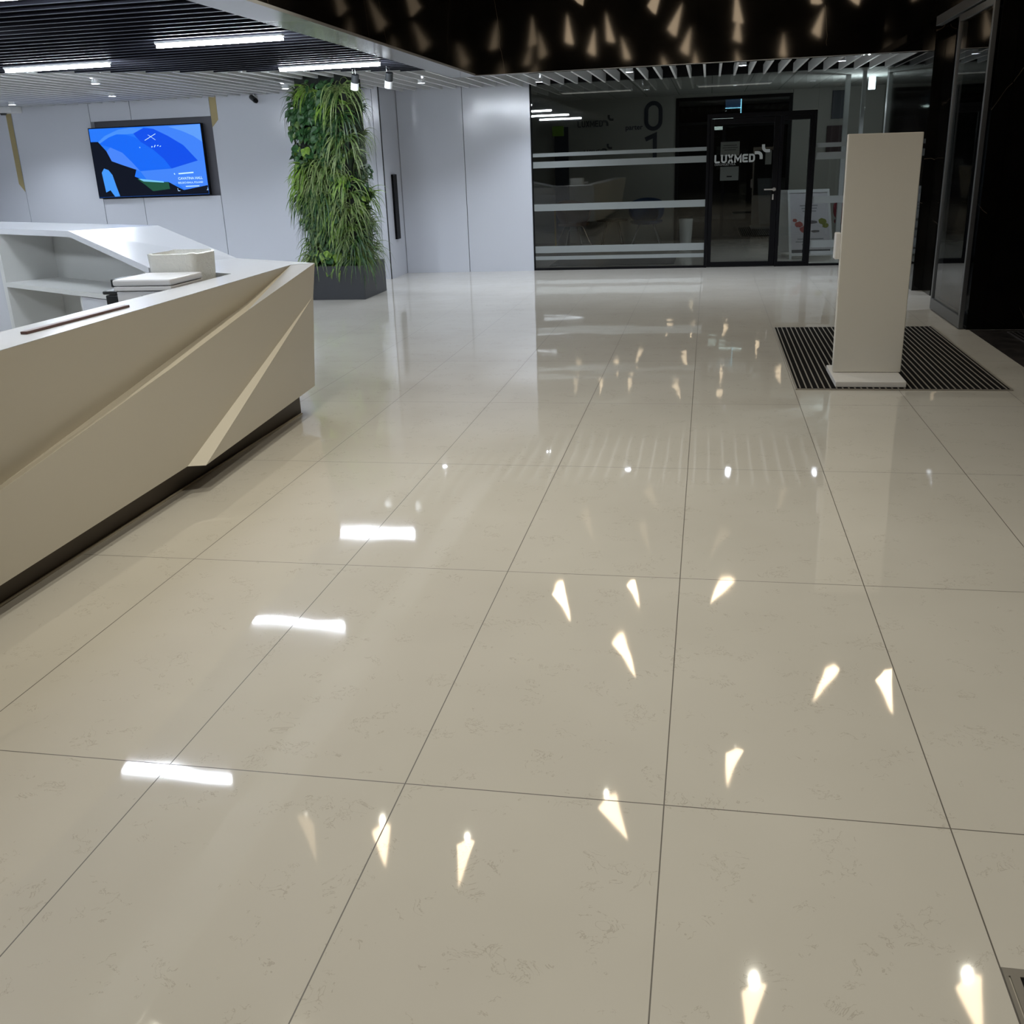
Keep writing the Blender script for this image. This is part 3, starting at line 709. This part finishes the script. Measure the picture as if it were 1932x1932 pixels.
poly3('lit_corner_facet', [[aR, bR, bM]], M_white)  # whiter copy paints the cool light this facet catches
poly3('middle_panel', [[bF, bL, lowM, lowF], [bL, bK, cB, lowM], [bK, bM, cB], [bM, bR, cT, cB]], M_deskf)
poly3('groove_lower', [[cT, dB, cB]], M_deskf)
poly3('corner_panel', [[cT, rB, dB]], M_deskf)
# end face beyond the corner (turns along the wing)
D = Vector((-.857, .515, 0)); Wn = Vector((-.515, -.857, 0))
c0 = Vector((XB, 6.59, 0)); ce = c0 + D * 5.2
poly3('rear_panel', [[bR, cT, rB, (ce.x, ce.y, ZB), (ce.x, ce.y, ZT)], ], M_white)
poly3('desk_underside', [[lowF, lowM, cB, (-3.1, 4.5, ZB), (-3.1, -1.5, ZB)], [cB, dB, rB, (-3.1, 6.3, ZB), (-3.1, 4.5, ZB)]], M_plinth)
# plinth
g = MB(); g.prism([(-2.86, -1.5), (-2.73, -1.5), (-2.745, 6.33), (-2.86, 6.30)], 0.001, ZB); 
adopt(g.build('plinth', M_plinth), desk)
adopt(MB().box(-2.732, -2.724, -1.5, 6.30, .001, .010).build('plinth_edge_strip', mat('cream_edge_strip', (.62, .55, .42), .4)), desk)
# counter top (low part)
w1 = Vector((-2.91, 5.884, 0))        # inner corner of the opening
lowend = Vector((-3.78, 6.405, 0))    # where the wing starts to rise (inner edge)
lowend_b = Vector((-3.39, 6.945, 0))  # outer edge
g = MB()
def slabpoly(g_, top, th, mi=0):
    n = len(top); vs = [tuple(p_) for p_ in top] + [(p_[0], p_[1], p_[2] - th) for p_ in top]
    fs = [tuple(range(n)), tuple(range(2 * n - 1, n - 1, -1))] + [(i_, n + i_, n + (i_ + 1) % n, (i_ + 1) % n) for i_ in range(n)]
    g_.add(vs, fs, mi)
slabpoly(g, [(-2.525, -1.5, ZT + .001), (-2.592, 3.27, ZT + .001), (-2.657, 4.82, ZT + .001), (-2.728, 6.372, ZT + .001), (-2.91, 5.884, ZT + .001), (-2.91, -1.5, ZT + .001)], .005)
slabpoly(g, [(-2.728, 6.376, ZT + .001), (XB - .004, 6.59, .991), (-3.39, 6.965, ZT + .001), (-3.78, 6.405, ZT + .001), (-2.91, 5.884, ZT + .001)], .005)
adopt(g.build('countertop', M_white), desk)
ZH = 1.222
h_in = Vector((-4.757, 7.02, ZH)); h_out = Vector((-4.264, 7.46, ZH))
e_in = h_in + Vector((-.857, .515, 0)) * 2.9; e_out = Vector((h_out.x, h_out.y, ZH)) + Vector((-.857, .515, 0)) * 3.5
g = MB(); slabpoly(g, [(-3.39, 6.965, ZT + .001), (h_out.x, h_out.y, ZH), (h_in.x, h_in.y, ZH), (-3.78, 6.405, ZT + .001)], .045)
adopt(g.build('sloped_top', M_white), desk)
g = MB(); slabpoly(g, [(h_out.x, h_out.y, ZH), (e_out.x, e_out.y, ZH), (e_in.x, e_in.y, ZH), (h_in.x, h_in.y, ZH)], .045)
adopt(g.build('raised_top', M_white), desk)
# inner shelving under the wing, in the (s, n, z) frame: s along D from W0, n into the unit
W0 = Vector((-3.73, 6.376, 0)); Nn = Vector((.515, .857, 0))
def sn(s_, n_, z_): q = W0 + D * s_ + Nn * n_; return (q.x, q.y, z_)
def sbox(g_, s0, s1, n0, n1, z0, z1, mi=0):
    vs = [sn(s0, n0, z0), sn(s1, n0, z0), sn(s1, n1, z0), sn(s0, n1, z0), sn(s0, n0, z1), sn(s1, n0, z1), sn(s1, n1, z1), sn(s0, n1, z1)]
    g_.add(vs, [(0, 3, 2, 1), (4, 5, 6, 7), (0, 1, 5, 4), (1, 2, 6, 5), (2, 3, 7, 6), (3, 0, 4, 7)], mi)
def swall(g_, s0, s1, n0, n1):    # wall following the sloped top
    def zt(s_): return (ZT if s_ < .06 else ZH if s_ > 1.2 else ZT + (ZH - ZT) * (s_ - .06) / 1.14) - .05
    ss = sorted({s0, s1} | {q for q in (.06, 1.2) if s0 < q < s1})
    for a_, b_ in zip(ss, ss[1:]):
        vs = [sn(a_, n0, 0), sn(b_, n0, 0), sn(b_, n1, 0), sn(a_, n1, 0), sn(a_, n0, zt(a_)), sn(b_, n0, zt(b_)), sn(b_, n1, zt(b_)), sn(a_, n1, zt(a_))]
        g_.add(vs, [(0, 3, 2, 1), (4, 5, 6, 7), (0, 1, 5, 4), (1, 2, 6, 5), (2, 3, 7, 6), (3, 0, 4, 7)])
g = MB(); swall(g, -.60, 4.0, .46, .50); adopt(g.build('back_panel', M_white_in), desk)
g = MB(); swall(g, -.45, 4.0, .56, .585); adopt(g.build('outer_panel', M_white), desk)
g = MB(); swall(g, .10, .135, .0, .46); adopt(g.build('divider', M_white_in), desk)
g = MB(); swall(g, 2.49, 2.56, .0, .46); adopt(g.build('divider', M_white_in), desk)
g = MB(); sbox(g, .136, 2.489, .0, .459, .742, .778); adopt(g.build('shelf', M_white_in), desk)
dr = MB(); sbox(dr, .50, 1.17, .012, .03, .09, .735); dr_o = adopt(dr.build('cabinet_door', M_white, bevel=.002), desk)
kn = MB(); q0 = sn(.62, .012, .66); q1 = sn(.62, -.02, .66); kn.cyl(q0, q1, .012, n=12); kno = adopt(kn.build('knob', M_pdark), desk)
g = MB(); sbox(g, 1.171, 1.195, .012, .459, 0.05, .741); sbox(g, .475, .499, .012, .459, .05, .741); sbox(g, .135, .475, .02, .04, .05, .741); adopt(g.build('cabinet_side', M_white_in), desk)
g = MB(); swall(g, 2.561, 4.0, .01, .03); adopt(g.build('end_door', M_white), desk)
# inner face of the long counter
adopt(MB().box(-2.91, -2.885, -1.5, 5.9, .02, ZT - .005).build('inner_panel', M_white_in), desk)
# red-brown strip on the counter
tag(MB().box(-2.762, -2.732, 3.63, 4.41, ZT + .0015, ZT + .013).build('wooden_strip', M_wood, bevel=.002), 'dark reddish brown strip lying on the white counter', 'strip')

# low cabinet, printer and bin behind the counter
adopt(MB().box(-3.32, -2.915, 5.10, 5.88, .0, .70).build('low_cabinet', M_white_in), desk)
pr_ = empty('printer', (-3.1, 5.35, .70), 'grey multifunction printer behind the counter, before the bagged bin', 'printer')
adopt(MB().box(-3.275, -2.935, 5.175, 5.53, .701, .985).build('printer_body', M_print, bevel=.008), pr_)
adopt(MB().box(-3.283, -2.928, 5.165, 5.538, .988, 1.012).build('scanner_bed', M_print, bevel=.005), pr_)
adopt(MB().box(-3.285, -2.926, 5.162, 5.54, 1.015, 1.05).build('scanner_lid', M_print, bevel=.01), pr_)
vg = MB()
for q in range(6): vg.box(-3.12, -3.04, 5.168, 5.176, .90 + q * .011, .906 + q * .011)
adopt(vg.build('vent_grille', M_vent), pr_)
adopt(MB().box(-2.934, -2.929, 5.2, 5.50, .72, .975).build('side_cover', M_print2), pr_)
g = MB(); g.box(-3.38, -3.286, 5.2, 5.40, .965, .985); g.box(-3.37, -3.286, 5.21, 5.33, .90, .96); g.box(-3.35, -3.286, 5.25, 5.45, 1.0, 1.045); g.box(-3.33, -3.28, 5.17, 5.2, .80, .90)
adopt(g.build('control_panel', M_pdark, bevel=.006), pr_)
bn = empty('waste_bin', (-3.15, 5.71, .70), 'pale plastic bin lined with a crumpled clear bag, behind the printer', 'bin')
def tub(x0, x1, y0, y1, z0, z1, inset, nm, M, r=.05, wob=0):
    g_ = MB(); n = 6
    def ring(ins, z_, wv=0):
        pts = []
        X0_, X1_, Y0_, Y1_ = x0 + ins, x1 - ins, y0 + ins, y1 - ins
        for cx_, cy_, a0 in ((X1_ - r, Y1_ - r, 0), (X0_ + r, Y1_ - r, PI / 2), (X0_ + r, Y0_ + r, PI), (X1_ - r, Y0_ + r, 1.5 * PI)):
            for q in range(n + 1):
                a = a0 + PI / 2 * q / n; pts.append((cx_ + r * math.cos(a), cy_ + r * math.sin(a), z_ + wv * math.sin(3 * a + cx_ * 40)))
        return pts
    rings = [ring(inset, z0), ring(0, z1, wob), ring(.012, z1 + .004, wob), ring(inset + .012, z0 + .02)]
    m_ = len(rings[0]); 
    for rg in rings: g_.v += rg
    for j in range(3):
        for q in range(m_): g_.f.append((j * m_ + q, j * m_ + (q + 1) % m_, (j + 1) * m_ + (q + 1) % m_, (j + 1) * m_ + q)); g_.mi.append(0)
    g_.f.append(tuple(range(m_))); g_.mi.append(0); g_.f.append(tuple(range(3 * m_, 4 * m_))); g_.mi.append(0)
    return g_.build(nm, M, smooth=False)
adopt(tub(-3.29, -2.985, 5.575, 5.845, .701, 1.13, .035, 'bin_body', M_whitem), bn)
adopt(tub(-3.30, -2.975, 5.565, 5.855, .93, 1.15, .008, 'bin_bag', M_bag, wob=.004), bn)

# ------------------------------------------------------------------ wall screen
tvo = empty('wall_screen', (-8.21, 14.5, 1.29), 'large wall screen showing a blue sky and arched building', 'screen')
YS = 14.44
adopt(MB().box(-9.165, -7.33, YS + .004, YS + .07, 1.285, 2.29).build('screen_housing', M_black, bevel=.004), tvo)
adopt(MB().box(-8.6, -7.9, YS + .071, Yt + .094, 1.6, 2.0).build('wall_bracket', M_black), tvo)
def emat(name, c, s_=1.0):
    return mat(name, (.003, .003, .004), .3, spec=.2, emis=c, estr=s_ * .68)
def sflat(name, poly, c, lay):
    g_ = MB(); n = len(poly); vs = [(x_, YS + .003 - .0006 * lay, z_) for x_, z_ in poly]; g_.add(vs, [tuple(range(n))])
    return adopt(g_.build(name, emat('screen_' + name, c, 1.0)), tvo)
def sh(pl):   # keep the picture inside the panel
    return [(min(max(x_, -9.148), -7.345), min(max(z_, 1.302), 2.275)) for x_, z_ in pl]
sflat('picture_sky', [(-9.15, 1.30), (-7.343, 1.30), (-7.343, 2.277), (-9.15, 2.277)], (.02, .20, 1.0), 0)
sflat('pale_right_sky', sh([(-8.23, 2.277), (-7.345, 2.277), (-7.345, 1.40), (-7.45, 1.77), (-7.65, 1.996), (-7.88, 2.133), (-8.09, 2.237)]), (.055, .24, 1.0), 1)
sflat('pale_band', sh([(-7.857, 2.26), (-7.345, 2.277), (-7.345, 2.03), (-7.474, 2.117), (-7.646, 2.192)]), (.12, .36, 1.0), 2)
sflat('dome_rim', sh([(-9.03, 2.09), (-8.9, 2.173), (-8.67, 2.25), (-8.49, 2.269), (-8.23, 2.258), (-8.43, 2.187), (-8.555, 2.181), (-8.705, 2.187), (-8.84, 2.149), (-9.02, 2.06)]), (.07, .30, 1.0), 2)
sflat('dome_middle', sh([(-8.839, 2.149), (-8.705, 2.187), (-8.556, 2.176), (-8.413, 2.133), (-8.145, 1.951), (-7.993, 1.816), (-7.891, 1.677), (-8.41, 1.657), (-8.504, 1.769), (-8.653, 1.926), (-8.84, 2.009), (-9.022, 2.059)]), (.008, .15, .98), 3)
sflat('dome_deep', sh([(-8.253, 2.259), (-8.095, 2.237), (-7.878, 2.133), (-7.653, 1.996), (-7.453, 1.775), (-7.891, 1.677), (-7.993, 1.816), (-8.145, 1.951), (-8.325, 2.065), (-8.388, 2.132), (-8.429, 2.187)]), (.004, .085, .88), 4)
sflat('dome_edge_light', sh([(-8.84, 2.009), (-8.653, 1.926), (-8.504, 1.769), (-8.41, 1.657), (-8.469, 1.68), (-8.684, 1.753), (-8.852, 1.814), (-8.914, 1.958)]), (.07, .25, 1.0), 4)
sflat('lower_sky', sh([(-8.41, 1.657), (-7.891, 1.677), (-7.453, 1.775), (-7.345, 1.771), (-7.345, 1.40), (-7.728, 1.372), (-7.826, 1.462), (-7.931, 1.433), (-8.049, 1.48), (-8.268, 1.454), (-8.339, 1.556)]), (.06, .25, 1.0), 4)
sflat('dark_building', sh([(-9.148, 2.094), (-9.08, 2.094), (-9.028, 2.092), (-8.914, 1.958), (-8.852, 1.814), (-8.684, 1.753), (-8.469, 1.68), (-8.512, 1.583), (-8.293, 1.50), (-7.972, 1.489), (-7.845, 1.419), (-7.741, 1.367), (-7.345, 1.425), (-7.345, 1.302), (-9.148, 1.302)]), (.002, .004, .012), 5)
sflat('lit_grass', sh([(-8.48, 1.549), (-8.25, 1.51), (-8.047, 1.491), (-7.972, 1.489), (-7.963, 1.39), (-8.245, 1.366), (-8.356, 1.457)]), (.015, .09, .05), 6)
sflat('bright_horizon', sh([(-8.46, 1.552), (-8.05, 1.50), (-8.05, 1.482), (-8.38, 1.51)]), (.2, .6, .9), 7)
sflat('building_arch', sh([(-8.999, 1.715), (-8.93, 1.69), (-8.876, 1.617), (-8.84, 1.45), (-8.805, 1.31), (-8.89, 1.307), (-8.95, 1.40), (-9.027, 1.37), (-9.048, 1.656)]), (.06, .33, 1.0), 6)
M_scr = mat('screen_white', (.1, .1, .1), .3, emis=(.45, .68, 1), estr=.9)
text('screen_caption', 'CAVATINA HALL', .052, (-7.61, YS - .003, 1.530), FRONT, M_scr, tvo, .0003, .0006)
text('screen_caption', 'BIELSKO-BIAŁA, POLAND', .036, (-7.615, YS - .003, 1.470), FRONT, M_scr, tvo, .0003, .0003)
g = MB()
for (x0, z0, x1, z1, w_) in ((-8.258, 2.085, -8.071, 2.17, .008), (-8.195, 2.160, -8.084, 2.085, .006), (-7.79, 1.60, -7.546, 1.611, .018), (-7.837, 1.395, -7.832, 1.358, .006), (-7.837, 1.358, -7.80, 1.358, .006), (-7.37, 1.358, -7.345, 1.358, .006), (-7.35, 1.39, -7.35, 1.358, .006),
                              (-8.163, 1.985, -8.15, 2.0, .014), (-8.12, 1.985, -8.10, 2.015, .012), (-8.07, 2.0, -8.05, 2.01, .012), (-8.03, 1.99, -8.01, 2.0, .01), (-8.36, 1.995, -8.35, 1.985, .01), (-7.86, 1.61, -7.85, 1.59, .014), (-7.70, 1.418, -7.48, 1.419, .012)):
    d_ = Vector((x1 - x0, z1 - z0)); d_.normalize(); n_ = Vector((-d_.y, d_.x)) * w_ / 2
    g.add([(x0 + n_.x, YS - .0035, z0 + n_.y), (x0 - n_.x, YS - .0035, z0 - n_.y), (x1 - n_.x, YS - .0035, z1 - n_.y), (x1 + n_.x, YS - .0035, z1 + n_.y)], [(0, 1, 2, 3)])
adopt(g.build('screen_marks', M_scr), tvo)
# gold strips on the white wall
tag(MB().prismY([(-10.54, 2.93), (-10.54, 1.54), (-10.455, 1.42), (-10.455, 2.93)], Yt - .006, Yt - .001).build('gold_strip', M_gold), 'long narrow gold strip with slanted end at the far left of the wall', 'wall strip')
tag(MB().prismY([(-7.19, 2.93), (-7.19, 2.225), (-7.085, 2.325), (-7.085, 2.93)], Yt - .006, Yt - .001).build('gold_strip', M_gold), 'short gold strip with slanted end at top right of the screen', 'wall strip')
# cameras
t = empty('security_camera', (-6.43, 14.45, 2.567), 'small bullet security camera on the wall between screen and plants', 'security camera')
g = MB(); g.cyl((-6.47, Yt - .002, 2.60), (-6.47, 14.44, 2.60), .035, n=16); adopt(g.build('mount', M_whitem), t)
g = MB(); g.cyl((-6.50, 14.45, 2.60), (-6.40, 14.36, 2.545), .034, .036, 16); adopt(g.build('camera_body', M_pdark), t)
g = MB(); g.cyl((-6.395, 14.355, 2.543), (-6.38, 14.342, 2.535), .03, .03, 16); adopt(g.build('lens', M_black), t)
t = empty('security_camera', (-10.35, 14.35, 2.60), 'white boxed dome security camera at the top left of the wall', 'security camera')
adopt(MB().box(-10.52, -10.25, 14.25, Yt - .007, 2.55, 2.64).build('mount_box', M_whitem, bevel=.006), t)
g = MB(); g.cyl((-10.42, 14.30, 2.549), (-10.42, 14.30, 2.52), .05, .035, 16); adopt(g.build('lens_dome', M_pdark), t)

# ------------------------------------------------------------------ living wall column
lw = empty('plant_column', (-4.7, 12.7, 0), 'column covered in green hanging plants above a dark grey planter', 'plant column')
g = MB(); x0, x1, y0, y1 = -5.16, -4.27, 12.25, 13.155
g.box(x0, x1, y0, y0 + .02, 0.001, .42); g.box(x0, x1, y1 - .02, y1, .001, .42); g.box(x0, x0 + .02, y0 + .02, y1 - .02, .001, .42); g.box(x1 - .02, x1, y0 + .02, y1 - .02, .001, .42)
adopt(g.build('planter_box', M_planter, bevel=.003), lw)
adopt(MB().box(x0 + .021, x1 - .021, y0 + .021, y1 - .021, .02, .39).build('soil', M_core), lw)
adopt(MB().box(-5.0, -4.36, 12.40, 13.0, .39, 2.92).build('planting_core', M_core), lw)
def leafmat(name, a, b_):
    M = mat(name, a, .42, spec=.4)
    oi = N(M, 'ShaderNodeNewGeometry'); n_ = noise(M, oi.outputs['Position'], 23, 1)
    L(M, ramp(M, n_, [(.3, a), (.7, b_)]), M.node_tree.nodes['Principled BSDF'].inputs['Base Color']); return M
G1 = leafmat('spider_leaf_green', (.025, .06, .012), (.11, .18, .04))
G2 = leafmat('spider_leaf_pale', (.09, .15, .04), (.23, .29, .11))
G3 = leafmat('deep_green_leaf', (.012, .045, .014), (.035, .10, .028))
G4 = leafmat('bright_yellow_green_leaf', (.08, .17, .018), (.2, .32, .045))
def blade_clump(seed, n, Ln, mats, nm):
    r = random.Random(seed); g_ = MB()
    for q in range(n):
        az_ = r.uniform(-1.35, 1.35); el = r.uniform(-.1, 1.25); ln = Ln * r.uniform(.55, 1.1); w_ = r.uniform(.005, .0115)
        d = Vector((math.sin(az_) * math.cos(el), -math.cos(az_) * math.cos(el) * .8, math.sin(el)))
        p_ = Vector((r.uniform(-.04, .04), 0, r.uniform(-.03, .03))); n0 = 7; vs = []; st = ln / n0; stiff = r.uniform(.85, 1.7)
        for j in range(n0 + 1):
            sd = d.cross(Vector((0, -1, .3))); sd = sd.normalized() if sd.length > .05 else Vector((1, 0, 0))
            ww = w_ * (1 - (j / n0) ** 2.2) + .0008
            vs += [p_ + sd * ww, p_ - sd * ww]
            p_ = p_ + d * st
            if p_.y > -.01: p_.y = -.01
            d = (d + Vector((0, 0, -1)) * .34 * stiff * (st / .05)).normalized()
        g_.add(vs, [(2 * j, 2 * j + 1, 2 * j + 3, 2 * j + 2) for j in range(n0)], 0 if r.random() < .7 else 1)
    return g_.build(nm, mats)
def leaf_clump(seed, n, mats, nm, big=1.0):
    r = random.Random(seed); g_ = MB()
    for q in range(n):
        c_ = Vector((r.uniform(-.12, .12), -r.uniform(.02, .11), r.uniform(-.13, .13)))
        d = Vector((r.uniform(-.7, .7), -r.uniform(.15, .7), -r.uniform(.4, 1.1))).normalized(); nn = Vector((r.uniform(-.5, .5), -1, r.uniform(-.1, .7))).normalized()
        sd = d.cross(nn).normalized(); nn = sd.cross(d).normalized(); ln = r.uniform(.05, .095) * big; ww = ln * r.uniform(.33, .45)
        prof = ((0, .0, 0), (.12, .75, .004), (.35, 1.0, .006), (.65, .7, .004), (.88, .25, -.004), (1, 0, -.01))
        vs = []
        for f_, w_, h_ in prof:
            for sg in (-1, 0, 1): vs.append(c_ + d * (ln * f_) + sd * (ww * w_ * sg) + nn * (h_ - (0 if sg else .006)))
        g_.add(vs, [(3 * j + k_, 3 * j + k_ + 1, 3 * j + k_ + 4, 3 * j + k_ + 3) for j in range(5) for k_ in range(2)], 0 if r.random() < .75 else 1)
        # stem
        g_.add([c_, c_ + Vector((.002, 0, 0)), Vector((c_.x * .3, 0, c_.z + .03)), Vector((c_.x * .3 + .002, 0, c_.z + .03))], [(0, 1, 3, 2)], 0)
    return g_.build(nm, mats)
sp = [blade_clump(11 + q, (44, 34, 40)[q % 3], .38 + .07 * (q % 3), ([G1, G2], [G2, G1], [G1, G3], [G4, G2])[q % 4], 'spider_plant') for q in range(6)]
lf_ = [leaf_clump(31 + q, 34, ([G3, G1], [G3, G3], [G3, G4], [G4, G3])[q % 4], 'leafy_plant', (1.0, 1.15, 1.5, .9)[q % 4]) for q in range(5)]
used = set()
def plant(kind, x_, y_, z_, rz, sc, var):
    src = (sp if kind == 's' else lf_)[var % (6 if kind == 's' else 5)]
    if src.name in used: o = src.copy(); C.objects.link(o)
    else: o = src; used.add(src.name)
    o.location = (x_, y_, z_); o.rotation_euler = (0, 0, rz); o.scale = (sc, sc, sc); adopt(o, lw)
rp = random.Random(5)
rows_ = [.50, .68, .86, 1.04, 1.22, 1.40, 1.58, 1.76, 1.94, 2.12, 2.30, 2.46]
for zi, z_ in enumerate(rows_):
    for xi in range(5):
        if rp.random() < .08: continue
        x_ = -4.94 + .13 * xi + rp.uniform(-.03, .03)
        top = z_ > 1.9
        kind = 'l' if (rp.random() < (.80 if top else .30) and not (xi == 4 and rp.random() < .6)) else 's'
        var = rp.choice([0, 1, 1, 0, 4]) if (kind == 'l' and top) else rp.randrange(6)
        if kind == 's' and rp.random() < .25: var = 3
        plant(kind, x_, 12.40, z_ + rp.uniform(-.04, .04), rp.uniform(-.25, .25), rp.uniform(.8, 1.1) * (1.0 if kind == 's' else 1.1), var)
    for yi in range(3):
        y_ = 12.48 + .2 * yi
        if yi == 2 and zi % 2: continue
        plant('s' if rp.random() < .8 else 'l', -4.36, y_, z_ + rp.uniform(-.04, .04), PI / 2 + rp.uniform(-.3, .2), rp.uniform(.7, .95) * (1.15 if z_ < 1.5 else .8), rp.randrange(6))
    for yi in range(2):
        plant('s' if rp.random() < .55 else 'l', -5.0, 12.48 + .25 * yi, z_ + rp.uniform(-.04, .04), -PI / 2 + rp.uniform(-.2, .3), rp.uniform(.7, .95) * (.85 if z_ < 1 else .95), rp.randrange(6))
